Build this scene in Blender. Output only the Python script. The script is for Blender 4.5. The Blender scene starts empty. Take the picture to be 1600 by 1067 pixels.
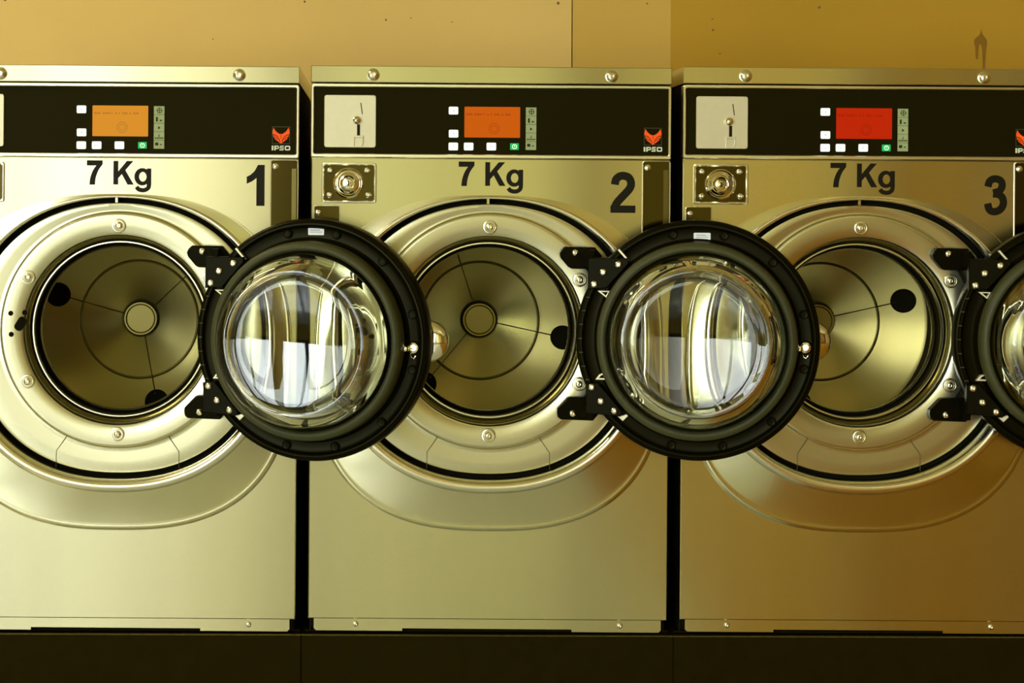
import bpy, bmesh, math, random
from mathutils import Vector, Matrix
from math import sin, cos, pi, radians as R

SC = bpy.context.scene
COL = SC.collection
S = 0.00117            # metres per photograph pixel at the plane of the machine fronts
D = 3.4                # camera distance to that plane
PLINTH = 0.25
CAMZ = PLINTH + (229.4 + 450) * S

# ---------------------------------------------------------------- camera
cam = bpy.data.cameras.new('camera')
cam.sensor_width = 36.0
cam.lens = D / S / 1600 * 36.0
cam.shift_x = (800 - 585) / 1600
cam.shift_y = -(533.5 - 310) / 1600
cam.clip_start = 0.05
cam_o = bpy.data.objects.new('camera', cam)
COL.objects.link(cam_o)
cam_o.rotation_euler = (R(90), R(-0.2), 0)
cam_o.location = (0, -D, CAMZ)
SC.camera = cam_o

# ---------------------------------------------------------------- world, exposure
SC.view_settings.view_transform = 'Standard'
SC.view_settings.look = 'None'
SC.view_settings.gamma = 1.0
SC.view_settings.use_curve_mapping = False
SC.view_settings.exposure = -0.2

SKY = 1.7
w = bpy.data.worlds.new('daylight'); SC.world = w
w.use_nodes = True
wn = w.node_tree; wn.nodes.clear()
wo = wn.nodes.new('ShaderNodeOutputWorld'); wb = wn.nodes.new('ShaderNodeBackground')
def wmath(op, a, b=None):
    n = wn.nodes.new('ShaderNodeMath'); n.operation = op
    for k, v in enumerate((a, b)):
        if v is None: continue
        if isinstance(v, (int, float)): n.inputs[k].default_value = v
        else: wn.links.new(v, n.inputs[k])
    return n.outputs[0]
# invented outdoor view; ramp bands shaped to put reflected streaks on the steel
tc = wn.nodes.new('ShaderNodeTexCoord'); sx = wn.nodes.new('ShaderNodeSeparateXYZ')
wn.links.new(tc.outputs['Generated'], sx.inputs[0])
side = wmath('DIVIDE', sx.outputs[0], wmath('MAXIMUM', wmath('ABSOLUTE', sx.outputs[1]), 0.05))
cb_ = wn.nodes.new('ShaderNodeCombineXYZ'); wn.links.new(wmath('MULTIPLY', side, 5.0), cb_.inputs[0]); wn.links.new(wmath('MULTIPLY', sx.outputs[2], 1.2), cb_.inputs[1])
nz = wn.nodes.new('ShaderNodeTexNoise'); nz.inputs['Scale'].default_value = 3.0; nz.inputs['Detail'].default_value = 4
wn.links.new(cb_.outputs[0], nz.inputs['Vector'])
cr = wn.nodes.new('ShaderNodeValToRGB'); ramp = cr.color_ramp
REFLECTION_BANDS = [(-.60, (7.5, 8.2, 8.4)), (-.34, (5.5, 5.9, 5.9)), (-.24, (3.4, 3.5, 3.4)), (-.205, (3.0, 3.1, 3.0)), (-.175, (2.4, 2.45, 2.2)), (-.13, (1.75, 1.72, 1.5)), (-.09, (1.05, 1.0, .62)),
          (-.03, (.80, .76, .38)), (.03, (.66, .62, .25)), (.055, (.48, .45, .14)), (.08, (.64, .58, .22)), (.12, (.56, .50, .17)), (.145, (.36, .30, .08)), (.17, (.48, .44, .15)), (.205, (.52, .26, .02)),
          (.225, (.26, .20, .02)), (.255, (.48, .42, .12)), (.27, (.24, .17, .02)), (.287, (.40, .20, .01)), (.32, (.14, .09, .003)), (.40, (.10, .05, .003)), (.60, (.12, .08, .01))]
while len(ramp.elements) < len(REFLECTION_BANDS): ramp.elements.new(0.5)
for e_, (p_, c_) in zip(ramp.elements, REFLECTION_BANDS):
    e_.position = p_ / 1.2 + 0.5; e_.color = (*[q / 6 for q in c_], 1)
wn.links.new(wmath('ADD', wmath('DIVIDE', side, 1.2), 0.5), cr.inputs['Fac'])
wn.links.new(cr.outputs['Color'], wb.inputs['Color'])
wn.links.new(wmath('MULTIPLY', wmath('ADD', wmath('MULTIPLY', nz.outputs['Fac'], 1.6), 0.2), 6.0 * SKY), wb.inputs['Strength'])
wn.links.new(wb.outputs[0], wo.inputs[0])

def area(name, loc, rot, sx, sy, power, col, portal=False):
    l = bpy.data.lights.new(name, 'AREA'); l.shape = 'RECTANGLE'; l.size = sx; l.size_y = sy
    l.energy = power; l.color = col
    if portal: l.cycles.is_portal = True
    o = bpy.data.objects.new(name, l); COL.objects.link(o); o.location = loc; o.rotation_euler = rot
    return o
# room extents
XL, XR, YF, YB, ZC = -4.8, 4.6, -5.2, 0.86, 2.9
WIN = [(-4.40 + 1.36 * k_, -3.16 + 1.36 * k_, 0.25, 2.45) for k_ in range(6)]   # shop windows in the wall behind the camera
for (a, b, c, d_) in WIN:
    area('window_portal', ((a+b)/2, YF-0.02, (c+d_)/2), (R(90), 0, 0), b-a, d_-c, 1, (1, 1, 1), True)

# ---------------------------------------------------------------- materials
def mat(name, col, rough=0.5, metal=0.0, spec=0.5, aniso=0.0, bump=0.0, bscale=(1, 1, 1), emis=None, estr=0.0,
        trans=0.0, ior=1.5, coat=0.0, var=0.0, rvar=0.0, nscale=6.0, tint=None):
    m = bpy.data.materials.new(name); m.use_nodes = True
    nt = m.node_tree; b = nt.nodes['Principled BSDF']; N = nt.nodes.new; Lk = nt.links.new
    b.inputs['Base Color'].default_value = (*col, 1)
    b.inputs['Roughness'].default_value = rough
    b.inputs['Metallic'].default_value = metal
    b.inputs['Specular IOR Level'].default_value = spec
    b.inputs['IOR'].default_value = ior
    b.inputs['Transmission Weight'].default_value = trans
    b.inputs['Coat Weight'].default_value = coat
    if tint: b.inputs['Specular Tint'].default_value = (*tint, 1)
    if emis:
        b.inputs['Emission Color'].default_value = (*emis, 1); b.inputs['Emission Strength'].default_value = estr
    t = N('ShaderNodeTexCoord')
    if aniso:
        b.inputs['Anisotropic'].default_value = aniso
        c = N('ShaderNodeCombineXYZ'); c.inputs[2].default_value = 1.0
        Lk(c.outputs[0], b.inputs['Tangent'])
    mp = N('ShaderNodeMapping'); mp.inputs['Scale'].default_value = bscale
    Lk(t.outputs['Object'], mp.inputs['Vector'])
    n = N('ShaderNodeTexNoise'); n.inputs['Scale'].default_value = nscale; n.inputs['Detail'].default_value = 4
    Lk(mp.outputs[0], n.inputs['Vector'])
    if var:
        mx = N('ShaderNodeMix'); mx.data_type = 'RGBA'
        mx.inputs['A'].default_value = (*[c * (1 - var) for c in col], 1)
        mx.inputs['B'].default_value = (*[min(1, c * (1 + var)) for c in col], 1)
        Lk(n.outputs['Fac'], mx.inputs['Factor']); Lk(mx.outputs['Result'], b.inputs['Base Color'])
    if rvar:
        mr = N('ShaderNodeMapRange'); mr.inputs['To Min'].default_value = rough - rvar; mr.inputs['To Max'].default_value = rough + rvar
        mr.inputs['From Min'].default_value = 0.3; mr.inputs['From Max'].default_value = 0.7
        Lk(n.outputs['Fac'], mr.inputs['Value']); Lk(mr.outputs[0], b.inputs['Roughness'])
    if bump:
        bp = N('ShaderNodeBump'); bp.inputs['Strength'].default_value = bump; bp.inputs['Distance'].default_value = 0.001
        Lk(n.outputs['Fac'], bp.inputs['Height']); Lk(bp.outputs[0], b.inputs['Normal'])
    return m

STEELC = (0.70, 0.68, 0.45)
M = {}
M['steel'] = mat('brushed_steel', STEELC, 0.22, 1.0, aniso=0.80, var=0.04, rvar=0.01, bscale=(7, 1, 0.6), nscale=2.0)
M['steel_face'] = mat('satin_steel', (0.63, 0.61, 0.40), 0.27, 1.0)
M['steel_bright'] = mat('polished_steel_rim', (0.88, 0.86, 0.68), 0.24, 1.0)
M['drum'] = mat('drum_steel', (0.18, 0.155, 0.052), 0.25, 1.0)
M['chrome'] = mat('chrome', (0.85, 0.82, 0.66), 0.10, 1.0)
M['screw'] = mat('screw_zinc', (0.85, 0.82, 0.62), 0.22, 1.0)
M['mirror_dark'] = mat('plate_dark_reflection', (0.085, 0.068, 0.018), 0.12, 1.0)  # base colour darkened to hold the brown reflection in these plates
M['black'] = mat('black_plastic', (0.004, 0.0032, 0.0003), 0.36, 0.0, spec=0.06, tint=(1.0, 0.95, 0.6), bump=0.15, nscale=300)
M['black_gloss'] = mat('black_moulded_door', (0.0045, 0.0036, 0.0003), 0.28, 0.0, spec=0.055, tint=(1, .95, 0.5))
M['panel_black'] = mat('black_control_fascia', (0.010, 0.008, 0.0006), 0.5, 0.0, spec=0.07, tint=(1, .9, .4))
M['rubber'] = mat('grey_rubber', (0.055, 0.056, 0.018), 0.45, 0.0, spec=0.2, var=0.15, nscale=200)
M['rubber_dark'] = mat('dark_rubber', (0.009, 0.0075, 0.0006), 0.4, 0.0, spec=0.2, tint=(1,.95,.5))
M['side'] = mat('shade_dark_cabinet_side', (0.012, 0.0095, 0.001), 0.6, 0.0, spec=0.1)  # sides coloured dark so the gaps between machines keep their shade
M['plinth'] = mat('dark_brown_plinth', (0.014, 0.010, 0.0008), 0.55, 0.0, spec=0.06, tint=(1,.8,.3), var=0.3, nscale=30, bump=0.2)
M['dust'] = mat('lint_dust', (0.10, 0.08, 0.02), 0.9, 0.0, spec=0.0, var=0.6, nscale=90)
M['ink'] = mat('black_vinyl', (0.010, 0.008, 0.0008), 0.5, 0.0, spec=0.15)
M['plate'] = mat('satin_coin_plate', (0.72, 0.68, 0.45), 0.5, 0.75, var=0.04, nscale=80)
M['white_key'] = mat('backlit_white_key', (0.8, 0.82, 0.76), 0.5, emis=(0.90, 0.97, 0.86), estr=0.8)
M['key_mark'] = mat('key_symbol', (0.35, 0.42, 0.52), 0.5, emis=(0.45, 0.55, 0.66), estr=0.5)
M['green_key'] = mat('backlit_green_key', (0.0, 0.3, 0.08), 0.5, emis=(0.0, 0.34, 0.085), estr=0.8)
M['green_mark'] = mat('pale_green_mark', (0.5, 0.8, 0.5), 0.5, emis=(0.5, 0.85, 0.5), estr=0.7)
M['strip'] = mat('icon_strip', (0.38, 0.45, 0.22), 0.5, spec=0.2)
M['strip_ink'] = mat('icon_ink', (0.03, 0.045, 0.008), 0.6, spec=0.1)
M['label'] = mat('white_sticker', (0.90, 0.95, 0.97), 0.6, spec=0.2)
M['label_ink'] = mat('sticker_print', (0.30, 0.34, 0.34), 0.6)
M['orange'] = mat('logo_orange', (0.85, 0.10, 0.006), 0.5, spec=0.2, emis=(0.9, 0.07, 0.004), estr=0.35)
M['logo_line'] = mat('logo_outline_grey', (0.05, 0.055, 0.02), 0.5)
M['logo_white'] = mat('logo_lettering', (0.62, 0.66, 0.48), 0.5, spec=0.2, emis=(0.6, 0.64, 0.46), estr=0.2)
M['hole'] = mat('dark_recess', (0.006, 0.005, 0.0006), 0.7, spec=0.05)
M['seam'] = mat('seam_line', (0.10, 0.085, 0.03), 0.6, metal=0.6)  # plain dark tone for the plate seams
SCREENS = [((0.70, 0.27, 0.014), (0.38, 0.15, 0.02)), ((0.60, 0.105, 0.0002), (0.34, 0.055, 0.001)), ((0.52, 0.018, 0.0002), (0.30, 0.012, 0.001))]

def glass():
    m = bpy.data.materials.new('door_glass'); m.use_nodes = True
    b = m.node_tree.nodes['Principled BSDF']
    b.inputs['Base Color'].default_value = (0.93, 0.95, 0.84, 1); b.inputs['Roughness'].default_value = 0.015
    b.inputs['Transmission Weight'].default_value = 1.0; b.inputs['IOR'].default_value = 1.5
    return m
M['glass'] = glass()

# perforated drum wall
def perforated():
    m = mat('perforated_drum_wall', (0.50, 0.46, 0.27), 0.32, 1.0)
    nt = m.node_tree; N = nt.nodes.new; Lk = nt.links.new; b = nt.nodes['Principled BSDF']
    t = N('ShaderNodeUVMap'); v = N('ShaderNodeTexVoronoi'); v.voronoi_dimensions = '2D'; v.inputs['Randomness'].default_value = 0.0
    mp = N('ShaderNodeMapping'); mp.inputs['Scale'].default_value = (120, 22, 1)
    Lk(t.outputs[0], mp.inputs[0]); Lk(mp.outputs[0], v.inputs['Vector'])
    lt = N('ShaderNodeMath'); lt.operation = 'LESS_THAN'; lt.inputs[1].default_value = 0.27
    Lk(v.outputs['Distance'], lt.inputs[0])
    mx = N('ShaderNodeMix'); mx.data_type = 'RGBA'
    mx.inputs['A'].default_value = (0.50, 0.46, 0.27, 1); mx.inputs['B'].default_value = (0.006, 0.005, 0.001, 1)
    Lk(lt.outputs[0], mx.inputs['Factor']); Lk(mx.outputs['Result'], b.inputs['Base Color'])
    return m
M['perf'] = perforated()

# ---------------------------------------------------------------- mesh helpers
class MB:
    """u right, v down in photograph pixels, d metres away from the camera (negative = towards it)."""
    def __init__(s, v0=0.0): s.bm = bmesh.new(); s.v0 = v0; s.mats = []; s.mi = 0; s.uv = None
    def P(s, u, v, d): return Vector((u * S, d, (s.v0 - v) * S))
    def use(s, key):
        if key not in s.mats: s.mats.append(key)
        s.mi = s.mats.index(key); return s
    def face(s, vs):
        try: f = s.bm.faces.new(vs); f.material_index = s.mi; f.smooth = True; return f
        except ValueError: return None
    def loft(s, rings, closed=True, cap0=False, cap1=False):
        vr = [[s.bm.verts.new(s.P(*p)) for p in r] for r in rings]
        for a, b in zip(vr, vr[1:]):
            n = len(a)
            for i in range(n if closed else n - 1):
                j = (i + 1) % n
                s.face([a[i], a[j], b[j], b[i]])
        for c, q in ((cap0, vr[0][::-1]), (cap1, vr[-1])):
            if c:
                f = s.face(q)
                if f: f.smooth = False
        return vr
    def lathe(s, prof, u=0, v=0, n=96, cap0=False, cap1=False, uv=False):
        if uv:
            lay = s.bm.loops.layers.uv.verify()
        rings = [[(u + r * cos(2 * pi * i / n), v + r * sin(2 * pi * i / n), d) for i in range(n)] for r, d in prof]
        vr = s.loft(rings, True, cap0, cap1)
        if uv:
            ix = {}
            for k, rg in enumerate(vr):
                for i, vv in enumerate(rg): ix[vv] = (i / n, k / (len(vr) - 1))
            for f in s.bm.faces:
                us = [ix[l.vert][0] for l in f.loops if l.vert in ix]
                wrap = us and max(us) - min(us) > 0.5
                for l in f.loops:
                    if l.vert in ix:
                        a, b = ix[l.vert]
                        if wrap and a < 0.5: a += 1
                        l[lay].uv = (a, b)
        return s
    def poly(s, pts, d0, d1, bev=0.0):
        """extruded outline; d0 = face nearer the camera; bev in pixels shrinks the front face"""
        c = (sum(p[0] for p in pts) / len(pts), sum(p[1] for p in pts) / len(pts))
        if bev:
            sh = inset(pts, bev)
            rings = [[(x, y, d1) for x, y in pts], [(x, y, d0 + bev * S) for x, y in pts], [(x, y, d0) for x, y in sh]]
        else:
            rings = [[(x, y, d1) for x, y in pts], [(x, y, d0) for x, y in pts]]
        s.loft(rings, True, True, True); return s
    def box(s, u0, v0, u1, v1, d0, d1, bev=0.0):
        return s.poly([(u0, v0), (u1, v0), (u1, v1), (u0, v1)], d0, d1, bev)
    def rrect(s, u0, v0, u1, v1, r, d0, d1, bev=0.0):
        return s.poly(rr(u0, v0, u1, v1, r), d0, d1, bev)
    def frame(s, outer, inner, d0, d1, bev=0.0):
        """a closed frame between two outlines with equal point counts"""
        o2 = inset(outer, bev) if bev else outer; i2 = inset(inner, -bev) if bev else inner
        s.loft([[(x, y, d1) for x, y in outer], [(x, y, d0 + bev * S) for x, y in outer], [(x, y, d0) for x, y in o2],
                [(x, y, d0) for x, y in i2], [(x, y, d0 + bev * S) for x, y in inner], [(x, y, d1) for x, y in inner]])
        return s
    def ribbon(s, path, wd, d0, d1, closed=False):
        n = len(path); L_, R_ = [], []
        for i, (x, y) in enumerate(path):
            if closed: a, b = path[i - 1], path[(i + 1) % n]
            else: a, b = path[max(0, i - 1)], path[min(n - 1, i + 1)]
            tx, ty = b[0] - a[0], b[1] - a[1]; l = math.hypot(tx, ty) or 1; nx, ny = -ty / l, tx / l
            ww = wd[i] if isinstance(wd, (list, tuple)) else wd
            L_.append((x + nx * ww / 2, y + ny * ww / 2)); R_.append((x - nx * ww / 2, y - ny * ww / 2))
        rings = [[(*L_[i], d0), (*R_[i], d0), (*R_[i], d1), (*L_[i], d1)] for i in range(n)]
        if closed: rings.append(rings[0])
        s.loft(rings, True, not closed, not closed); return s
    def screw(s, u, v, r, d, h=None):
        """domed head with a hex socket, standing on depth d"""
        h = h or r * S * 0.75
        s.lathe([(r, d + 0.001), (r, d - h * .25), (r * .9, d - h * .62), (r * .68, d - h * .9), (r * .42, d - h), (r * .36, d - h)], u, v, 20)
        s.lathe([(r * .36, d - h), (r * .30, d - h * .35)], u, v, 6, False, True); return s
    def tube(s, pts, r, n=10):
        """round bar along 3-D points given as (u, v, d)"""
        P3 = [s.P(*p) for p in pts]; rings = []
        for i, p in enumerate(P3):
            t = (P3[min(i + 1, len(P3) - 1)] - P3[max(0, i - 1)]).normalized()
            a = t.orthogonal().normalized(); b = t.cross(a)
            if i and (rings[-1][2].dot(a) < 0.95):
                a = (rings[-1][2] - t * rings[-1][2].dot(t)).normalized(); b = t.cross(a)
            rings.append((p, t, a, b))
        vr = [[s.bm.verts.new(p + (a * cos(2 * pi * k / n) + b * sin(2 * pi * k / n)) * r * S) for k in range(n)] for p, t, a, b in rings]
        for x, y in zip(vr, vr[1:]):
            for i in range(n): s.face([x[i], x[(i + 1) % n], y[(i + 1) % n], y[i]])
        s.face(vr[0][::-1]); s.face(vr[-1]); return s
    def build(s, name, key=None, parent=None, sharp=32, label=None):
        bmesh.ops.remove_doubles(s.bm, verts=s.bm.verts, dist=1e-7)
        bmesh.ops.recalc_face_normals(s.bm, faces=s.bm.faces)
        me = bpy.data.meshes.new(name); s.bm.to_mesh(me); s.bm.free()
        for k in (s.mats or [key]): me.materials.append(M[k] if isinstance(k, str) else k)
        me.set_sharp_from_angle(angle=R(sharp))
        if name != 'door_glass':
            sh = me.attributes['sharp_edge'].data; ek = {tuple(e.vertices): e.index for e in me.edges}
            for pg in me.polygons:
                if abs(pg.normal.y) > 0.99999:
                    for kk in pg.edge_keys: sh[ek[kk] if kk in ek else ek[kk[::-1]]].value = True
        o = bpy.data.objects.new(name, me); COL.objects.link(o)
        if parent: o.parent = parent
        if label: o['label'] = label
        return o

def inset(pts, t):
    area2 = sum(pts[i - 1][0] * pts[i][1] - pts[i][0] * pts[i - 1][1] for i in range(len(pts)))
    sg = 1 if area2 > 0 else -1; out = []
    n = len(pts)
    for i in range(n):
        p0, p, p1 = pts[i - 1], pts[i], pts[(i + 1) % n]
        def nrm(a, b):
            dx, dy = b[0] - a[0], b[1] - a[1]; l = math.hypot(dx, dy) or 1; return (-dy / l * sg, dx / l * sg)
        n0, n1 = nrm(p0, p), nrm(p, p1)
        k = 1 + n0[0] * n1[0] + n0[1] * n1[1]; k = max(k, 0.35)
        out.append((p[0] + (n0[0] + n1[0]) / k * t, p[1] + (n0[1] + n1[1]) / k * t))
    return out
def rr(u0, v0, u1, v1, r, n=6):
    out = []
    for cx, cy, a0 in ((u1 - r, v0 + r, -90), (u1 - r, v1 - r, 0), (u0 + r, v1 - r, 90), (u0 + r, v0 + r, 180)):
        for k in range(n + 1):
            a = R(a0 + 90 * k / n); out.append((cx + r * cos(a), cy + r * sin(a)))
    return out
def arc(cx, cy, rx, ry, a0, a1, n=14):
    return [(cx + rx * cos(R(a0 + (a1 - a0) * k / n)), cy + ry * sin(R(a0 + (a1 - a0) * k / n))) for k in range(n + 1)]
def smooth(pts, n=5):
    """Catmull-Rom through points"""
    out = []
    for i in range(len(pts) - 1):
        p0, p1, p2, p3 = pts[max(0, i - 1)], pts[i], pts[i + 1], pts[min(len(pts) - 1, i + 2)]
        for k in range(n):
            t = k / n
            out.append(tuple(0.5 * ((2 * p1[j]) + (-p0[j] + p2[j]) * t + (2 * p0[j] - 5 * p1[j] + 4 * p2[j] - p3[j]) * t * t + (-p0[j] + 3 * p1[j] - 3 * p2[j] + p3[j]) * t ** 3) for j in (0, 1)))
    out.append(pts[-1]); return out
def empty(name, loc=(0, 0, 0)):
    o = bpy.data.objects.new(name, None); COL.objects.link(o); o.location = loc; o.empty_display_size = 0.1; return o
def wbox(name, x0, x1, y0, y1, z0, z1, key, kind=None, parent=None):
    bm = bmesh.new()
    vs = [bm.verts.new((x, y, z)) for x in (x0, x1) for y in (y0, y1) for z in (z0, z1)]
    for f in ((0, 1, 3, 2), (4, 6, 7, 5), (0, 4, 5, 1), (2, 3, 7, 6), (0, 2, 6, 4), (1, 5, 7, 3)): bm.faces.new([vs[i] for i in f])
    bmesh.ops.recalc_face_normals(bm, faces=bm.faces)
    me = bpy.data.meshes.new(name); bm.to_mesh(me); bm.free(); me.materials.append(M[key] if isinstance(key, str) else key)
    o = bpy.data.objects.new(name, me); COL.objects.link(o)
    if kind: o['kind'] = kind
    if parent: o.parent = parent
    return o

# ---------------------------------------------------------------- the room
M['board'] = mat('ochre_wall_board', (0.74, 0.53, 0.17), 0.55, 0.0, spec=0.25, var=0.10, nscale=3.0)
M['board_mid'] = mat('ochre_wall_board_falloff', (0.62, 0.41, 0.085), 0.55, 0.0, spec=0.25, var=0.10, nscale=3.0)  # light falling off from the left, painted in as a darker tone
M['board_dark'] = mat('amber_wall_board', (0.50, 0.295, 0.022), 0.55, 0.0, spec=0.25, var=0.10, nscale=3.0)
M['room_wall'] = mat('cream_plaster', (0.55, 0.45, 0.16), 0.8, spec=0.1, var=0.05)
M['warm_wall'] = mat('brown_panelling', (0.24, 0.14, 0.015), 0.6, spec=0.2, var=0.25, bscale=(6, 6, .6), nscale=1.2)
M['ceil'] = mat('ceiling_paint', (0.60, 0.53, 0.22), 0.9, spec=0.05)
M['tile'] = mat('pale_floor_tile', (0.52, 0.57, 0.53), 0.12, spec=0.6, var=0.05, nscale=4)
M['tile_warm'] = mat('floor_tile_warm_reflection', (0.36, 0.175, 0.010), 0.14, spec=0.4, var=0.1, nscale=4)  # made-up warm half of the floor, added to tint the steel reflections
M['frame'] = mat('window_frame_paint', (0.06, 0.05, 0.03), 0.5)
M['stain'] = mat('drip_stain', (0.27, 0.145, 0.012), 0.6, spec=0.2)
M['spot'] = mat('wall_speck', (0.18, 0.12, 0.03), 0.7)

fl = empty('floor'); fl['kind'] = 'structure'
wbox('floor_tiles', XL, .75, YF, YB + .1, -0.05, 0, 'tile', None, fl); wbox('floor_tiles', .75, XR, YF, YB + .1, -0.05, 0, 'tile_warm', None, fl)
ce = wbox('ceiling', XL, XR, YF, YB + .1, ZC, ZC + 0.05, 'ceil', 'structure')
wbox('wall_left', XL - .1, XL, YF, YB + .1, 0, ZC, 'room_wall', 'structure')
wbox('wall_right', XR, XR + .1, YF, YB + .1, 0, ZC, 'warm_wall', 'structure')
# wall behind the machines: boards with a fine joint
WS = (D + YB) / D        # scale of the board plane as seen from the camera
def wx(px): return (px - 585) * S * WS
def wz(py): return CAMZ - (py - 310) * S * WS
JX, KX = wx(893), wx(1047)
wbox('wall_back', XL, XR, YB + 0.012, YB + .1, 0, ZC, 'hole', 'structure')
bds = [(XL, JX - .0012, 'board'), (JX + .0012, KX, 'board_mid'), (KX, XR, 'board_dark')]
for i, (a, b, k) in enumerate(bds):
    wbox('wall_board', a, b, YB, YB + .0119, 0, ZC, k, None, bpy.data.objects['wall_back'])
# front wall (behind the camera) with the two shop windows
edges = [XL] + [e_ for w_ in WIN for e_ in w_[:2]] + [XR]
bmx = [(edges[k_], edges[k_ + 1], 0, ZC) for k_ in range(0, len(edges), 2)]
for w_ in WIN: bmx += [(w_[0], w_[1], 0, w_[2]), (w_[0], w_[1], w_[3], ZC)]
fw = empty('wall_front'); fw['kind'] = 'structure'
for i, (a, b, c, d_) in enumerate(bmx):
    wbox('wall_panel', a, b, YF - .12, YF, c, d_, 'warm_wall' if a > 0.6 else 'room_wall', None, fw)
for k, (a, b, c, d_) in enumerate(WIN):
    wi = empty('window_%d' % (k + 1), ((a + b) / 2, YF - .06, c)); wi['kind'] = 'structure'
    cx = (a + b) / 2
    for (p, q, r_, t_) in ((a, a + .05, c, d_), (b - .05, b, c, d_), (a + .05, b - .05, c, c + .05), (a + .05, b - .05, d_ - .05, d_), (cx - .02, cx + .02, c + .05, d_ - .05)):
        wbox('window_frame', p - cx, q - cx, -.03, .03, r_ - c, t_ - c, 'frame', None, wi)

# unseen ceiling lamps added to brighten the back wall towards the left
M['lamp'] = mat('added_lamp_diffuser', (0.9, 0.85, 0.7), 0.5, emis=(1.0, 0.90, 0.66), estr=85)
M['lamp_dim'] = mat('added_lamp_diffuser_dim', (0.9, 0.8, 0.6), 0.5, emis=(1.0, 0.68, 0.25), estr=3)
for k, (x, y) in enumerate(((-2.3, -0.7), (1.5, -3.2))):
    o = wbox('added_ceiling_light', -.6, .6, -.09, .09, -.045, 0, ('lamp', 'lamp_dim')[k]); o.location = (x, y, ZC)
    o['label'] = ('unseen added ceiling lamp brightening the left of the back wall', 'dim unseen ceiling lamp added above the right of the floor')[k]
    o['category'] = 'ceiling lamp'; o['group'] = 'added ceiling lamps'

# specks and the drip on the wall boards
def wall_mark(name, pts, key, lab, cat, grp=None):
    m = MB(); cx = sum(p[0] for p in pts) / len(pts); cy = sum(p[1] for p in pts) / len(pts)
    m.poly([((x - cx) * WS, (y - cy) * WS) for x, y in pts], -0.0006, 0.0)
    o = m.build(name, key, bpy.data.objects['wall_back']); o.location = (wx(cx), YB - .0001, wz(cy))
    return o
wall_mark('drip_stain', smooth([(1532, 42), (1534, 50), (1541, 60), (1540, 74), (1538.5, 92), (1537.5, 112), (1535, 112), (1534.5, 92), (1533, 70), (1530, 66), (1528, 72), (1527, 88), (1524, 88), (1523, 72), (1521, 60), (1526, 54), (1530, 50), (1532, 42)], 3)[:-1], 'stain', '', '')
for (x, y, r_) in ((871, 4, 2.3), (1279, 9, 2.2), (1113, 45, 1.8), (475, 3, 1.8), (1112, 28, 1.2), (602, 31, 1.6), (641, 28, 1.0), (705, 34, 1.0), (7, 2, 2), (1124, 82, 1.3), (332, 62, 1.1), (1010, 4, 1.4)):
    wall_mark('nail_head', arc(x, y, r_, r_, 0, 360 - 360 / 11, 10), 'spot', '', '')

# ---------------------------------------------------------------- glyphs (pixels, y down, origin top-left)
def g_seven(m, u, v, d0, d1, h=37):
    k = h / 37
    p = [(0, 0), (23.5, 0), (23.5, 5.5)] + smooth([(23.5, 5.5), (18, 13), (14.2, 22), (12.3, 30), (11.8, 37)], 3)[1:] + [(4.4, 37)] + smooth([(4.4, 37), (5.3, 28), (8.4, 18), (12, 11.5), (15.6, 7)], 3)[1:] + [(0, 7)]
    m.poly(inset([(u + x * k, v + y * k) for x, y in p], -.6), d0, d1)
def g_K(m, u, v, d0, d1):
    m.poly([(u + x, v + y) for x, y in [(0, 0), (7.6, 0), (7.6, 16.4), (21, 0), (31, 0), (18.7, 14.4), (31.8, 37), (22.2, 37), (13.2, 20.6), (7.6, 27), (7.6, 37), (0, 37)]] , d0, d1)
def g_g(m, u, v, d0, d1):
    # v = x-height top
    N_ = 24
    o = arc(12.6, 13, 12.4, 13.6, 0, 360 - 360 / N_, N_ - 1); i_ = arc(13.4, 13, 5.8, 7.6, 0, 360 - 360 / N_, N_ - 1)
    m.frame([(u + x, v + y) for x, y in o], [(u + x, v + y) for x, y in i_], d0, d1)
    m.box(u + 19.6, v + 0, u + 26.6, v + 26, d0 - .00005, d1)
    m.ribbon([(u + x, v + y) for x, y in smooth([(23.1, 25), (22.2, 30), (17.6, 33.4), (12.5, 34), (7, 32.6), (3.6, 28.8)], 4)], 6.6, d0 - .0001, d1)
def g_1(m, u, v, d0, d1):
    m.poly([(u + x, v + y) for x, y in [(17.5, 0), (28, 0), (28, 64), (15.2, 64), (15.2, 20.5), (8, 26), (0, 29.5), (0, 18.6), (6, 15.6), (12, 10)]], d0, d1)
def g_2(m, u, v, d0, d1):
    p = smooth([(6.6, 20), (8.4, 12), (14, 7), (21, 6.2), (28.5, 9.2), (32, 17.5), (30, 25.5), (23, 34), (15, 42.5), (9, 50), (6.6, 58)], 5)
    m.ribbon([(u + x, v + y) for x, y in p], 12.4, d0, d1)
    m.box(u, v + 52.5, u + 39, v + 64, d0 - .00005, d1)
def g_3(m, u, v, d0, d1):
    m.ribbon([(u + x, v + y) for x, y in smooth([(5.6, 18.5), (8.6, 9.6), (16.5, 6), (25.4, 8.8), (28, 16.6), (24, 24.5), (14, 28.2)], 5)], 11.4, d0, d1)
    m.ribbon([(u + x, v + y) for x, y in smooth([(13.6, 29.4), (23, 30.6), (29.2, 37), (29.6, 46.5), (24.6, 54.4), (16, 57.4), (8.4, 54.4), (5.4, 44.5)], 5)], 11.6, d0 - .00005, d1)

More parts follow.
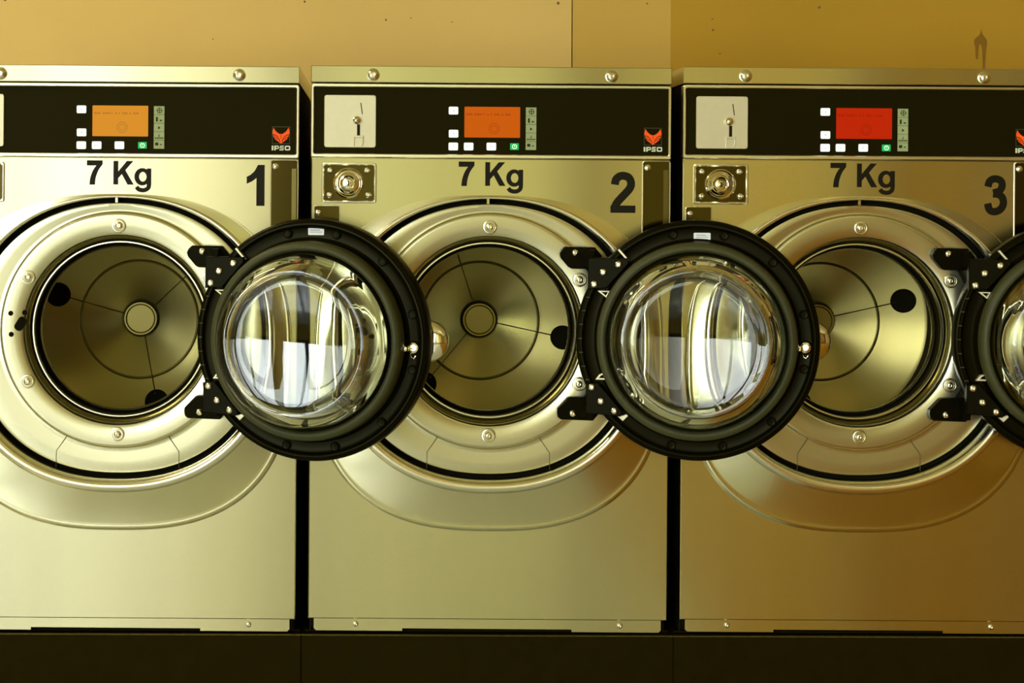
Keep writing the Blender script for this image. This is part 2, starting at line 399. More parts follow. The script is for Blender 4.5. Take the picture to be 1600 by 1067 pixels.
# ---------------------------------------------------------------- the washing machine
def UV(x, y): return (x - 763 + 0.0105 * (y - 540), y - 540 - 0.005 * (x - 763))
HALF = 280.5
def sup(a, b, n, cv, phi):
    c, s_ = cos(phi), sin(phi)
    r = (abs(c / a) ** n + abs(s_ / b) ** n) ** (-1 / n)
    return (r * c, cv + r * s_)
def rect_pt(phi, cv, u1, v0, v1):
    c, s_ = cos(phi), sin(phi); t = 1e9
    if abs(c) > 1e-9: t = min(t, u1 / abs(c))
    if s_ > 1e-9: t = min(t, (v1 - cv) / s_)
    if s_ < -1e-9: t = min(t, (v0 - cv) / s_)
    return (c * t, cv + s_ * t)
V0 = 450
def smst(x): x = max(0, min(1, x)); return x * x * (3 - 2 * x)

def front_panel(root):
    v0, v1 = -292, 428; cv = 10
    base = [2 * pi * i / 160 for i in range(160)]
    corners = [math.atan2(b - cv, a) % (2 * pi) for a in (-HALF, HALF) for b in (v0, v1)]
    phis = sorted(base + corners)
    def E_out(p, k=0): return sup(272 + k, 261 + k, 2.6, 27, p)
    def E_in(p, k=0): return sup(240 + k, 225 + k, 2.2, -6, p)
    def W(p): return 1.5 + 7.5 * math.sqrt(max(0, (sin(p) + 1) / 2))
    def h(p): return 0.0015 + 0.0205 * smst((sin(p) + 0.95) / 1.7)      # rim stands proud at the bottom
    rings = []
    rings.append([(*rect_pt(p, cv, HALF, v0, v1), 0.02) for p in phis])
    rings.append([(*rect_pt(p, cv, HALF, v0, v1), 0.0018) for p in phis])
    rings.append([(*rect_pt(p, cv, HALF - 1.5, v0 + 1.5, v1 - 1.5), 0.0) for p in phis])
    def mixp(a, b, t): return (a[0] + (b[0] - a[0]) * t, a[1] + (b[1] - a[1]) * t)
    rings.append([(*E_out(p, 2), 0.0) for p in phis])
    def g(p): return smst((sin(p) + 0.9) / 1.0)              # the outer step fades out at the top
    rings.append([(*E_out(p, 1), -0.0008 * g(p)) for p in phis])
    rings.append([(*E_out(p, 1 - 1.5 * g(p)), -0.0036 * g(p)) for p in phis])
    rings.append([(*E_out(p, 1 - 3.0 * g(p)), -0.0050 * g(p)) for p in phis])
    rings.append([(*E_out(p, 1 - 5.0 * g(p)), -0.0054 * g(p)) for p in phis])
    rings.append([(*E_out(p, 1 - 6.8 * g(p)), -0.0053 * g(p)) for p in phis])
    def sl(p, t, frac):
        a = E_out(p, 1 - 7.6 * g(p)); b = E_in(p, W(p) * .85)
        return (*mixp(a, b, t), -0.0052 * g(p) - (h(p) - 0.0052 * g(p)) * max(0, frac - .16))
    rings.append([sl(p, 0, .16) for p in phis])
    rings.append([sl(p, .08, .20) for p in phis])
    rings.append([sl(p, .5, .50) for p in phis])
    rings.append([sl(p, 1.0, 1.0) for p in phis])
    m = MB(V0); m.use('steel'); vr = m.loft(rings)
    flat = set(vr[2]) | set(vr[3])
    for f in m.bm.faces:
        if all(q in flat for q in f.verts): f.smooth = False
    m.build('front_panel', 'steel', root, 40)
    # rolled bright rim
    rim = [(1.06, -.12), (1.0, .0), (.8, .5), (.4, .82), (0, .92), (-.4, .80), (-.75, .45), (-1.0, -.2)]
    m = MB(V0); m.use('steel_bright')
    m.loft([[(*E_in(p, k * W(p)), -h(p) * .97 - f * W(p) * S * .8 - .0004) for p in base] for k, f in rim] + [[(*E_in(p, -W(p) - .6), .026) for p in base]])
    m.build('rim_ring', 'steel_bright', root, 50, 'bright rolled steel rim around the door recess')
    # recessed face plate with the pressed round step
    def circ(p, r): return (r * cos(p), -22 + r * sin(p))
    rr_ = []
    rr_.append([(*E_in(p, -W(p) - .4), 0.027) for p in base])
    rr_.append([(*E_in(p, -W(p) - 5.8), 0.027) for p in base])
    rr_.append([(*E_in(p, -W(p) - 6.5), 0.016) for p in base])
    def EE(p): return E_in(p, -W(p) - 8.5)
    rr_.append([(*EE(p), 0.0120) for p in base])
    def mx_(p, t, d_): return (*mixp(EE(p), circ(p, 188), t), d_)
    rr_.append([mx_(p, .12, .0112) for p in base])
    rr_.append([mx_(p, .5, .0115) for p in base])
    rr_.append([mx_(p, .9, .0128) for p in base])
    rr_.append([(*circ(p, 186.4), .0130) for p in base])
    rr_.append([(*circ(p, 185.4), .0126) for p in base])
    rr_.append([(*circ(p, 183.6), .0082) for p in base])
    rr_.append([(*circ(p, 182), .0070) for p in base])
    rr_.append([(*circ(p, 179), .0068) for p in base])
    rr_.append([(*circ(p, 165), .0074) for p in base])
    rr_.append([(*circ(p, 154), .0085) for p in base])
    rr_.append([(*circ(p, 149.5), .0105) for p in base])
    rr_.append([(*circ(p, 147.4), .0145) for p in base])
    rr_.append([(*circ(p, 146.4), .022) for p in base])
    rr_.append([(*circ(p, 145.8), .036) for p in base])
    m = MB(V0); m.use('steel_face'); m.loft(rr_)
    fp = m.build('face_plate', 'steel_face', root, 30)
    # groove liner coloured dark for the shade in it + little clip at its top
    m = MB(V0); m.use('hole')
    m.loft([[(*E_in(p, -W(p) - .5), 0.0262) for p in base], [(*E_in(p, -W(p) - .6), 0.006) for p in base]])
    m.loft([[(*E_in(p, -W(p) - .5), 0.0255) for p in base], [(*E_in(p, -W(p) - 6), 0.0255) for p in base]])
    m.build('groove_shade', 'hole', fp, 30, 'dark liner painting the shade in the groove')
    m = MB(V0); m.box(-6, -230, -1, -221, 0.002, 0.026, .8); m.build('groove_clip', 'steel', fp)
    # six flush screws, each in a dished seat
    for k in range(6):
        a = R(90 + 60 * k); u, v = 163.5 * cos(a), -22 + 163.5 * sin(a)
        m = MB(V0); m.use('steel_bright')
        m.lathe([(11.5, .0082), (10.5, .0060), (9, .0056), (7.5, .0085)], u, v, 28)
        m.use('screw'); m.screw(u, v, 6.2, .0078, .0045); m.build('screw', None, fp)
    # seams of the lower patch
    for sgn in (-1, 1):
        pts = [(sgn * 80, 145), (sgn * 84, 151), (sgn * 96, 168), (sgn * 96.5, 196)]
        m = MB(V0)
        def dd(u, v):
            # depth of the plate under the seam
            return .0112
        m.tube([(u, v, dd(u, v) - .0002) for u, v in pts], .55, 6)
        m.build('plate_seam', 'seam', fp)
    # latch holes at the left of the step
    for (x, y, r_) in ((15, 492, 4.2), (37, 491, 4.2), (16, 525, 4.2)):
        m = MB(V0); m.lathe([(r_, .0076), (r_ * .9, .0066)], x + 580 - 763 - .5, y - 540 + 1, 18, False, True)
        m.build('latch_hole', 'hole', fp)
    m = MB(V0); ang = R(-58)
    sl_ = rr(-11.5, -7, 11.5, 7, 6.2)
    m.poly([(30.5 - 183 - .5 + x * cos(ang) - y * sin(ang), -30.5 + x * sin(ang) + y * cos(ang)) for x, y in sl_], .0066, .0080)
    m.build('latch_slot', 'hole', fp)
    # dark door gasket
    m = MB(V0); m.use('drum'); m.lathe([(145.9, .034), (143.5, .036), (141.5, .041), (140.6, .046)], 0, -22)
    m.use('rubber_dark'); m.lathe([(140.6, .046), (139.2, .054), (137, .057), (135.5, .066), (134.5, .075)], 0, -22)
    m.build('tub_gasket', None, root, 60, 'black rubber gasket')
    m = MB(V0); m.use('steel_bright')
    m.lathe([(140, .040), (138.6, .0365), (136.8, .0365), (135.8, .040), (136.2, .05)], 0, -22)
    m.build('tub_ring', 'steel_bright', root, 60, 'thin bright ring inside the opening')
    return fp

def drum(root, angle):
    m = MB(V0); m.use('steel_bright')
    m.lathe([(134.5, .078), (132.8, .066), (130.6, .0635), (128.8, .067), (129.2, .078), (131.5, .086), (150, .09), (172, .10), (176, .108)], 0, -22)
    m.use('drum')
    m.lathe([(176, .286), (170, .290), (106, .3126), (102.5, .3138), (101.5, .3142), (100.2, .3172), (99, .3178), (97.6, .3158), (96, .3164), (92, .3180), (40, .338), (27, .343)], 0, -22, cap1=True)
    dr = m.build('drum', None, root, 60)
    m = MB(V0); m.use('perf'); m.lathe([(176, .108 + .0178 * k) for k in range(11)], 0, -22, uv=True)
    m.build('drum_wall', 'perf', dr, 60, 'perforated drum wall')
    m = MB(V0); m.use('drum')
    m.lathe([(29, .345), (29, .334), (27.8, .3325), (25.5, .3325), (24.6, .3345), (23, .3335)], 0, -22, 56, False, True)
    m.build('hub_cap', 'drum', dr, 40, 'round hub cap in the middle of the drum back')
    # three spokes ending in dark round recesses
    for k in range(3):
        a = R(angle + 120 * k)
        m = MB(V0)
        m.tube([(r_ * cos(a), -22 + r_ * sin(a), d_) for r_, d_ in ((28, .3422), (60, .3305), (94, .3180), (104, .3130), (130, .3040))], 1.1, 8)
        m.build('spoke_ridge', 'drum', dr)
        m = MB(V0)
        cx_, cy_ = 143 * cos(a), 143 * sin(a)
        def cone(x, y, off): return (x, -22 + y, .3142 + (.290 - .3142) * (math.hypot(x, y) - 101.5) / 68.5 - off)
        m.loft([[cone(cx_ + r_ * cos(2 * pi * q / 36), cy_ + r_ * sin(2 * pi * q / 36), of) for q in range(36)] for r_, of in ((21, -.001), (20, .0014), (18.6, .0022), (17, .0012), (10, .0008))], cap1=True)
        m.build('drum_dimple', 'hole', dr, 40, 'dark round recess near the drum edge')
    return dr

def cabinet(root):
    m = MB(V0); m.use('side')
    for sg in (-1, 1):
        a, b = (HALF - 2) * sg, (HALF - 4) * sg
        m.box(min(a, b), -408, max(a, b), 449, 0.021, .75)
    m.box(-HALF + 4, -408, HALF - 4, 449, .745, .75)
    m.box(-HALF + 4, 444, HALF - 4, 449, .03, .745)
    m.build('cabinet', 'side', root)
    # lid
    m = MB(V0); m.use('steel'); m.box(-281.5, -435.5, 281.5, -409.5, -0.006, .75, 1.0)
    lid = m.build('lid', 'steel', root)
    for u in (-184.5, 187.5):
        m = MB(V0); m.use('screw'); m.lathe([(10, -0.0062), (10, -.0075), (8, -.0085)], u, -421.5, 24)
        m.screw(u, -421.5, 8.6, -.0072, .0065); m.build('screw', 'screw', lid)
    # skirt with the low notch
    m = MB(V0); m.use('steel')
    m.poly([(-271.5, 428), (271.5, 428), (271.5, 444), (268, 447.5), (132, 447.5), (132, 443.5), (-133, 443.5), (-133, 447.5), (-268, 447.5), (-271.5, 444)], .0050, .0065)
    sk = m.build('skirt', 'steel', root)
    for u in (-206, 207.5):
        m = MB(V0); m.screw(u, 437, 4.4, .0052, .003); m.build('screw', 'screw', sk)
    m = MB(V0); m.use('hole'); m.box(-HALF + 4, 428, HALF - 4, 444, .0105, .03)
    m.build('skirt_backing', 'hole', sk)

def control_panel(root, idx):
    m = MB(V0)
    m.use('steel_bright')
    o = rr(-281, -407.5, 281, -292.5, 3); i_ = rr(-276.8, -402.5, 276.8, -298.5, 2)
    m.frame(o, i_, -.0045, .02, 1.3)
    m.use('panel_black'); m.rrect(-277.2, -403, 277.2, -298, 2, -.0008, .02)
    cp = m.build('control_panel', None, root, 40)
    def at(x, y): return UV(x, y)
    # screen
    em, mk = SCREENS[idx]
    ms = mat('display_glow', tuple(q * .15 for q in em), 0.4, emis=em, estr=1.0, spec=0.1); mm = mat('display_text', tuple(q * .15 for q in mk), 0.4, emis=mk, estr=1.0, spec=0.1)
    u, v = at(768.5, 191)
    m = MB(V0); m.use(ms); m.rrect(u - 43.5, v - 24, u + 43.5, v + 24, 1, -.0014, .001)
    m.use(mm)
    x = u - 41
    for wl in (11, 12, 3, 4, 3, 9, 4, 9):                         # the faint line of small text
        n = max(1, int(wl / 1.7))
        for k in range(n): m.box(x + k * 1.75, v - 13.5 + (0.5 if (k * 7 + wl) % 3 else -.6), x + k * 1.75 + 1.15, v - 10.6, -.00145, -.001)
        x += wl + 2.2
    m.frame(arc(u + 3, v + 10, 8.5, 8.5, 0, 345, 23), arc(u + 3, v + 10, 7.7, 7.7, 0, 345, 23), -.00143, -.001)
    m.frame(arc(u + 3, v + 10, 5, 5, 0, 345, 23), arc(u + 3, v + 10, 4.3, 4.3, 0, 345, 23), -.00143, -.001)
    m.build('display', None, cp, label=('amber', 'orange', 'red')[idx] + ' lit display')
    # keys
    keys = [(708, 173, 'up'), (708, 209, 'down'), (707.5, 229, 'i'), (731.5, 229, 'ret'), (767, 229, 'f'), (803, 229, 'go')]
    for (x, y, kd) in keys:
        u, v = at(x, y); m = MB(V0)
        if kd == 'go':
            m.use('green_key'); m.rrect(u - 6.8, v - 5.2, u + 6.8, v + 5.2, .6, -.0022, .001, .5)
            m.use('green_mark'); m.frame(arc(u, v, 4, 4, 0, 345, 23), arc(u, v, 2.6, 2.6, 0, 345, 23), -.0025, -.002)
            m.box(u - .7, v - 2, u + .7, v + .6, -.0025, -.002)
        else:
            m.use('white_key'); m.rrect(u - 7.4, v - 6, u + 7.4, v + 6, 1.8, -.0024, .001, .6)
            m.use('key_mark'); d0, d1 = -.0027, -.0023
            if kd == 'up': m.poly([(u - 2, v + 1.2), (u, v - 1.4), (u + 2, v + 1.2)], d0, d1)
            if kd == 'down': m.poly([(u - 2, v - 1.2), (u + 2, v - 1.2), (u, v + 1.4)], d0, d1)
            if kd == 'i': m.box(u - .5, v - 1, u + .5, v + 2.5, d0, d1); m.box(u - .5, v - 2.8, u + .5, v - 1.8, d0, d1)
            if kd == 'ret': m.ribbon([(u - 3.5, v - .5), (u + 3, v - .5), (u + 3.4, v + .6), (u + 2.5, v + 1.6), (u - .5, v + 1.6)], .8, d0, d1); m.poly([(u - 4.6, v - .5), (u - 3, v - 1.8), (u - 3, v + .8)], d0, d1)
            if kd == 'f': m.box(u - 1.2, v - 2.5, u - .3, v + 2.5, d0, d1); m.box(u - .3, v - 2.5, u + 1.6, v - 1.7, d0, d1); m.box(u - .3, v - .4, u + 1.1, v + .3, d0, d1)
        m.build('button', None, cp, label='lit green start button' if kd == 'go' else None)
    # icon strip
    m = MB(V0); u, v = at(829, 201); d0, d1 = -.0018, -.0012
    m.use('strip'); m.box(u - 8.2, v - 33.2, u + 8.2, v + 33.2, -.0014, .001)
    m.use('strip_ink')
    for k in range(1, 5): m.box(u - 8.2, v - 33.2 + k * 13.3 - .25, u + 8.2, v - 33.2 + k * 13.3 + .25, -.0015, -.001)
    y0 = v - 26.5
    m.frame(arc(u + .5, y0, 4.4, 4.4, 0, 340, 17), arc(u + .5, y0, 3.4, 3.4, 0, 340, 17), d0, d1); m.box(u, y0 - 3.5, u + 1, y0 + 3.5, d0, d1); m.box(u - 3, y0 - .5, u + 4, y0 + .5, d0, d1)
    m.rrect(u - 5, y0 + 10, u - 2, y0 + 17.4, 1, d0, d1); m.box(u + 1, y0 + 14.6, u + 4.6, y0 + 16.6, d0, d1)
    m.poly([(u - 1.5, y0 + 24.5), (u + 2.4, y0 + 27), (u - 1.5, y0 + 29.5)], d0, d1)
    for q in range(5): m.rrect(u - 6.6 + q * 2.8, y0 + 42, u - 4.6 + q * 2.8, y0 + 44.2, .6, d0, d1)
    m.poly([(u - 1, y0 + 41), (u + .6, y0 + 36), (u + .8, y0 + 41)], d0, d1)
    m.rrect(u - 6, y0 + 50, u - 1, y0 + 54.6, 1, d0, d1); m.box(u + 1.6, y0 + 52.5, u + 4.6, y0 + 54, d0, d1)
    m.build('icon_strip', None, cp, label='pale green strip of small programme icons')
    # emblem
    u, v = at(1019.4, 212.8); m = MB(V0)
    m.use('logo_line'); q = [(u - 14, v - 13.6), (u + 14, v - 13.6), (u + 14, v + 13.6), (u - 14, v + 13.6)]
    m.frame(q, inset(q, .8), -.0011, 0)
    m.use('orange')
    half = [(0, -2), (-2.6, -2.3), (-6.2, -4.6), (-9.4, -7.8), (-11.6, -11.8), (-13.2, -6), (-13, -2), (-11.6, 2.4), (-8.8, 6.6), (-4.8, 9.4), (-2.2, 11.6), (0, 12.8)]
    pts = [(u + x, v + y) for x, y in half] + [(u - x, v + y) for x, y in reversed(half[1:-1])]
    m.poly(pts, -.0012, 0)
    m.use('ink')
    for sg in (-1, 1):
        m.ribbon([(u + sg * x, v + y) for x, y in smooth([(13, -1.2), (8.6, .0), (5, 3.2), (2.6, 7.4), (1.6, 10.6)], 3)], 1.1, -.0014, -.001)
        m.ribbon([(u + sg * x, v + y) for x, y in smooth([(10.6, 1.6), (8.4, 4.4), (4.8, 6.6)], 3)], 1.0, -.0014, -.001)
    m.box(u - .35, v - 1.6, u + .35, v + 5, -.0014, -.001)
    m.use('logo_white'); y0 = v + 16.2; d0, d1 = -.0013, 0; x0 = u - 14.4
    m.box(x0, y0, x0 + 2.6, y0 + 7.4, d0, d1)
    x1 = x0 + 4; m.box(x1, y0, x1 + 2.4, y0 + 7.4, d0, d1); m.ribbon([(x1 + 2, y0 + .9), (x1 + 6, y0 + .9), (x1 + 7, y0 + 2.6), (x1 + 6, y0 + 4.4), (x1 + 2, y0 + 4.4)], 1.9, d0, d1)
    x2 = x0 + 12.2; m.ribbon([(x2 + 6.8, y0 + .9), (x2 + 1.4, y0 + .9), (x2 + 1.1, y0 + 3.5), (x2 + 6, y0 + 3.9), (x2 + 6, y0 + 6.5), (x2, y0 + 6.5)], 1.9, d0, d1)
    x3 = x0 + 20.4; oo = rr(x3, y0, x3 + 8.6, y0 + 7.4, 2); m.frame(oo, inset(oo, 2.0), d0, d1)
    m.build('emblem', None, cp, label='orange animal head emblem with white lettering IPSO')
    # coin slot plate
    uc, vc = at(546.5, 190); m = MB(V0)
    m.use('plate'); m.rrect(uc - 40.4, vc - 41, uc + 40.4, vc + 41, 4, -.0030, .001, .7)
    m.use('ink')
    a, b = at(563.2, 161), at(565.6, 179); m.ribbon([a, b], 1.4, -.0033, -.0028)
    a = at(559.8, 204.5); m.box(a[0] - 2.6, a[1] - 9.5, a[0] + 2.2, a[1] + 9.5, -.0032, -.0028)
    pl = m.build('coin_plate', None, root, label='pale square coin slot plate')
    m = MB(V0); a = at(556.5, 188.5); m.lathe([(5.5, -.003), (6.4, -.007), (5.6, -.011), (3, -.0135), (0.5, -.014)], a[0], a[1], 24, False, True)
    m.build('coin_stud', 'chrome', pl)
    m = MB(V0); a = at(559.5, 214)
    m.rrect(a[0] - 8, a[1] - 1.8, a[0] + 8, a[1] + 1.8, 1.6, -.006, -.003, .5)
    m.tube([(a[0] - 6.6, a[1] + 1, -.0045), (a[0] - 7.2, a[1] + 15, -.0045)], .8, 8)
    m.tube([(a[0] + 6.6, a[1] + 1, -.0045), (a[0] + 6.8, a[1] + 11, -.0045), (a[0] + 4, a[1] + 15, -.0045)], .8, 8)
    m.build('coin_return', 'plate', pl)

def fittings(root, idx):
    # coin box door with lock
    u0, v0 = UV(502, 254.5); u1, v1 = UV(587, 318)
    m = MB(V0); m.use('steel_bright')
    o = rr(u0, v0, u1, v1, 4); m.frame(o, inset(o, 4), -.0035, .001, 1.6)
    m.use('mirror_dark'); m.rrect(u0 + 3.5, v0 + 3.5, u1 - 3.5, v1 - 3.5, 2, -.0006, .001)
    cb = m.build('coin_box', None, root, label='polished coin box door, dark reflection painted in, with a bright rim')
    a = UV(543.5, 286.5)
    m = MB(V0); m.lathe([(24, -.0006), (24, -.004), (22, -.006), (20.5, -.005), (17.5, -.002), (14, -.0045), (13.2, -.008), (11.5, -.0095), (9.4, -.0085), (8.6, -.0075), (5.6, -.008), (5.2, -.0085), (.8, -.009)], a[0], a[1], 48, False, True)
    m.build('lock_cylinder', 'chrome', cb)
    m = MB(V0); m.box(a[0] - .9, a[1] - 4, a[0] + .9, a[1] + 4, -.0094, -.008); m.build('keyhole', 'ink', cb)
    for (x, y) in ((573, 267), (514, 305), (574.5, 305), (515, 267)):
        b = UV(x, y); m = MB(V0); m.screw(b[0], b[1], 5.2, -.0006, .005); m.build('screw', 'screw', cb)
    # small plate below it
    u0, v0 = UV(489, 321); u1, v1 = UV(530, 372)
    m = MB(V0); o = rr(u0, v0, u1, v1, 4); m.use('steel_bright'); m.frame(o, inset(o, 1.5), -.0016, .001, .6)
    m.use('mirror_dark'); m.rrect(u0 + 1.4, v0 + 1.4, u1 - 1.4, v1 - 1.4, 3, -.0006, .001)
    sp = m.build('lower_plate', None, root, label='small polished plate with its dark reflection painted in')
    b = UV(496.5, 332.5); m = MB(V0); m.screw(b[0], b[1], 5, -.0006, .003); m.build('screw', 'screw', sp)
    # tall polished pocket at the right
    u0, v0 = UV(1003, 250.5); u1, v1 = UV(1045.5, 372)
    m = MB(V0); m.use('steel_bright'); o = rr(u0, v0, u1, v1, 4); m.frame(o, inset(o, 1.8), -.0028, .001, .8)
    m.use('mirror_dark'); m.rrect(u0 + 1.6, v0 + 1.6, u1 - 1.6, v1 - 1.6, 3, -.0006, .001)
    m.use('steel_bright'); m.lathe([(5, -.0006), (5, -.002), (3, -.0035), (.6, -.004)], u0 + 8, v0 + 11, 20, False, True)
    m.use('drum'); m.box(u1 - 11, v0 + 14, u1 - 3, v1 - 6, -.0022, -.0006, .5)
    m.build('side_pocket', None, root, label='tall polished strip at the right edge, dark reflection painted in')
    # lettering
    d0, d1 = -.0003, .0004
    dy = (-2, 0, 3)[idx] * 0
    m = MB(V0)
    u, v = UV(717, 253); g_seven(m, u - .5, v, d0, d1)
    u, v = UV(758, 253.3); g_K(m, u - .5, v, d0, d1)
    u, v = UV(790.5, 264.5); g_g(m, u - .5, v + .5, d0, d1)
    m.build('capacity_lettering', 'ink', root, label='black lettering 7 Kg')
    m = MB(V0)
    if idx == 0: g_1(m, 386 - 183.5 - 2.6, 259 - 540 - 1, d0, d1)
    if idx == 1: g_2(m, 953 - 763 - 2.5, 268 - 540 - 1, d0, d1)
    if idx == 2: g_3(m, 1537 - 1344 - 2.5, 272 - 540 - 2.2, d0, d1)
    m.build('number_lettering', 'ink', root, label='large black number %d' % (idx + 1))
    # hinge brackets on the face
    for nm, pts, sc in (('hinge_bracket', [(108, -145), (111, -151), (116, -155.5), (163, -155), (174, -142), (174, -121), (127, -121.5), (122, -124), (110, -138)], (132, -146.5)),
                        ('hinge_bracket', [(106, 97), (122, 80), (126, 78.5), (172, 78), (174, 100), (162, 115), (112, 113.5), (107, 110), (105.5, 103)], (129.5, 103.5))):
        m = MB(V0); m.poly(pts, -.012, .006, 2.2)
        cx = 166; cy = sum(p[1] for p in pts) / len(pts)
        m.box(150, cy - 12, 160, cy + 12, -.045, -.010, 1.2)          # arm that reaches forward to the door
        hb = m.build(nm, 'black', root, 30)
        m = MB(V0); m.screw(sc[0], sc[1], 5.4, -.012, .0045); m.build('screw', 'screw', hb)
        m = MB(V0); y = pts[3][1]; sg = 1 if cy < 0 else -1
        m.poly([(143, -148), (150, -154), (163, -140), (160, -136)] if cy < 0 else [(140, 110), (151, 92), (160, 96), (152, 113)], -.0145, -.011, .6)
        m.build('bracket_fold', 'black_gloss', hb)

def door(root, theta):
    px = 122; dv = 523.5 - 540
    e = bpy.data.objects.new('door', None)
    hub = Vector((px * S, -0.040, (V0 - dv) * S))
    # ring body is the door mesh itself
    RZ = Matrix.Rotation(-R(theta), 4, 'Z')
    ctr = hub + RZ @ Vector((193 * S, 0, 0))
    m = MB(0); m.use('black_gloss')
    m.lathe([(128, .012), (128, -.030), (131, -.034), (147, -.034), (150.5, -.030), (152, -.016), (155, -.0125), (166, -.0115), (170, -.013), (171.5, -.017), (174, -.019), (176.5, -.019),
             (178, -.016), (180, -.0155), (182.5, -.013), (183.5, -.008), (183.5, .016), (181, .021), (172, .023), (150, .028), (134, .028), (130, .025), (128, .012)], n=128)
    dr = m.build('door', 'black_gloss', root, 35, 'round black door swung wide open')
    dr.location = ctr; dr.rotation_euler = (0, 0, -R(theta))
    # grey gasket ring
    m = MB(0); m.lathe([(150, -.028), (149.5, -.045), (148, -.054), (145.5, -.058), (140, -.060), (136.5, -.058), (134.5, -.052), (133.5, -.034)], n=112)
    m.build('door_gasket', 'rubber', dr, 60, 'grey green rubber seal')
    m = MB(0); m.lathe([(133.6, -.036), (133.4, -.054), (131.5, -.062), (129.5, -.058), (129.0, -.030)], n=112)
    m.build('clamp_ring', 'rubber_dark', dr, 60)
    # bowl glass: outer and inner skin
    outp = [(128.8, -.040), (128.3, -.060), (127, -.084), (125, -.097), (121.5, -.108), (117, -.1155), (111.5, -.1200), (106, -.1210), (101, -.1200), (97, -.1182), (88, -.1164), (70, -.1138), (50, -.1118), (30, -.1106), (12, -.1101), (3, -.1100)]
    inp = [(3, -.1040), (12, -.1041), (30, -.1046), (50, -.1058), (70, -.1076), (88, -.1095), (97, -.1100), (103, -.1085), (109, -.103), (113.5, -.094), (117, -.080), (120, -.055), (121, -.020), (128.8, -.020)]
    m = MB(0); m.use('glass')
    vr = m.loft([[(r * cos(2 * pi * i / 128), r * sin(2 * pi * i / 128), d) for i in range(128)] for r, d in [(128.8, -.020)] + outp], cap1=True)
    vr2 = m.loft([[(r * cos(2 * pi * i / 128), r * sin(2 * pi * i / 128), d) for i in range(128)] for r, d in inp], cap0=True)
    m.build('door_glass', 'glass', dr, 80, 'clear bowl shaped door glass')
    # ring fixings
    for k, a in enumerate((-103, -76, -47, -15, 14, 47, 76, 103, 152, -152)):
        u, v = 164 * cos(R(a)), 164 * sin(R(a)); m = MB(0)
        m.lathe([(7, -.011), (7, -.015), (5.6, -.0165), (3, -.0160)], u, v, 22, False, True)
        m.ribbon([(u - 4, v), (u + 4, v)], 1.0, -.0175, -.016); m.ribbon([(u, v - 4), (u, v + 4)], 1.0, -.0175, -.016)
        m.build('ring_clip', 'black_gloss', dr)
    for k in range(7):                                    # short marks cast into the hinge side
        a = R(180 - 21 + 7 * k); u, v = 176 * cos(a), 176 * sin(a); m = MB(0)
        m.box(u - 3, v - .7, u + 3, v + .7, -.0198, -.018, .2); m.build('ring_rib', 'rubber', dr)
    # white sticker
    m = MB(0); sv = -164 if theta > 12 else -151.5; su = 7
    sd = -.0118 if theta > 12 else -.0355
    if theta <= 12: sv, sd = -158, -.0122
    m.use('label'); m.rrect(su - 12.6, sv - 5.6, su + 12.6, sv + 5.6, 1.5, sd - .0008, sd + .0008)
    m.use('label_ink'); m.box(su - 9, sv - 2.4, su + 6, sv - 1.4, sd - .0009, sd - .0007); m.box(su - 9, sv + .6, su + 9, sv + 1.4, sd - .0009, sd - .0007)
    m.build('sticker', None, dr, label='small white sticker')
    # hinge leaves with three screws each
    for pts, scs in (([(-164, -124), (-104, -124), (-102, -117), (-106, -112), (-136, -78), (-164, -76)], [(-118, -114.5), (-141, -102.5), (-154.5, -84)]),
                     ([(-166, 68), (-148, 66), (-139, 76), (-110, 110), (-113, 117), (-166, 113)], [(-157, 73), (-143, 94), (-122.5, 108)])):
        m = MB(0); m.poly(pts, -.034, -.010, 1.2); lf = m.build('hinge_leaf', 'black', dr, 30)
        for (a, b) in scs:
            m = MB(0); m.screw(a, b, 5.6, -.034, .0048); m.build('screw', 'screw', lf)
    # small bright tabs by the leaves
    for pts in ([(-150, -74), (-128, -74), (-136, -63)], [(-152, 62), (-146, 54), (-136, 50), (-130, 62)]):
        m = MB(0); q = pts; c = (sum(p[0] for p in q) / len(q), sum(p[1] for p in q) / len(q))
        m.frame(q, [(c[0] + (x - c[0]) * .45, c[1] + (y - c[1]) * .45) for x, y in q], -.030, -.016, .5)
        m.build('hinge_tab', 'plate', dr, 30, 'small bright metal tab')
    for pts in ([(-120, -136), (-117, -138), (-102, -121), (-104, -118)], [(-118, 118), (-110, 125), (-102, 117), (-104, 114)]):
        m = MB(0); m.poly(pts, -.022, -.014, .6); m.build('hinge_wedge', 'plate', dr, 30, 'bright metal wedge')
    # latch pin on the free side
    m = MB(0); m.use('chrome'); u, v = 161, 7
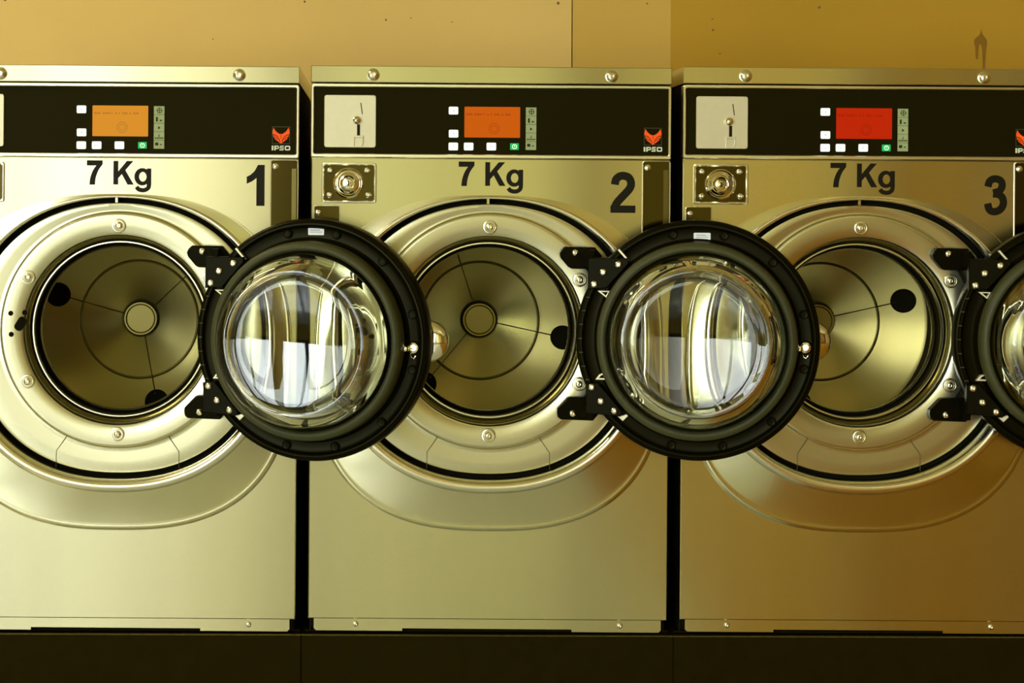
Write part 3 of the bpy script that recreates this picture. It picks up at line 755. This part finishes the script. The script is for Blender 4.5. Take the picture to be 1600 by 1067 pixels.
    m.lathe([(10.5, -.012), (10.5, -.016), (8, -.022), (5.5, -.023), (4.5, -.019), (2, -.019)], u, v, 28, False, True)
    m.tube([(u - 16, v - 11, -.034), (u - 11, v - 1, -.036)], 2.6, 12)
    m.lathe([(4.8, -.018), (4.8, -.036), (3.6, -.040), (.5, -.041)], u - 8.5, v + .5, 20, False, True)
    m.tube([(u - 4, v + 8, -.019), (u - 3, v + 14, -.019), (u + 1, v + 16, -.019), (u + 4, v + 12, -.019)], 1.0, 8)
    m.build('latch_pin', 'chrome', dr, 40)
    # round pull knob on the outer side
    m = MB(0); u, v = 171, 1
    m.lathe([(10, .018), (10, .031), (18, .0325), (25, .0355), (29.5, .0395), (31, .044), (31, .052), (28, .058), (16, .062), (1, .063)], u, v, 56, True, True)
    m.build('door_knob', 'chrome', dr, 40, 'round chrome pull knob on the outer side')

LABELS = ['stainless steel washing machine with open door, black number 1 and amber display',
          'stainless steel washing machine with open door, black number 2 and orange display',
          'stainless steel washing machine with open door, black number 3 and red display']
for i in range(3):
    cxp = 182.5 + 581 * i if i else 182.8
    cxp = (182.8, 763.8, 1344.6)[i]
    root = empty('washing_machine', ((cxp - 585) * S, 0, PLINTH))
    root['label'] = LABELS[i]; root['category'] = 'washing machine'; root['group'] = 'row of washing machines with open doors'
    root.rotation_euler = (0, R(0.22), 0)
    cabinet(root); front_panel(root); drum(root, (77, 11, -15)[i]); control_panel(root, i); fittings(root, i)
    door(root, (15.5, 10.5, 9)[i])
    # plinth unit
    m = MB(0); m.box(-290.2, 3, 290.2, PLINTH / S - 0.0, -.004, .75, 1.2)
    p = m.build('machine_plinth', 'plinth'); p.location = ((cxp - 585) * S, 0, PLINTH)
    p['label'] = 'dark brown plinth under the washing machine marked %d' % (i + 1)
    p['category'] = 'plinth'; p['group'] = 'plinths under the washing machines'
    m = MB(0); m.box(-290, 2.2, 290, 3.2, -.0045, .004); m.build('dusty_edge', 'dust', p)
    m = MB(0); m.box(-286, 0.0, 286, 2.6, .03, .72); m.build('top_board', 'plinth', p)
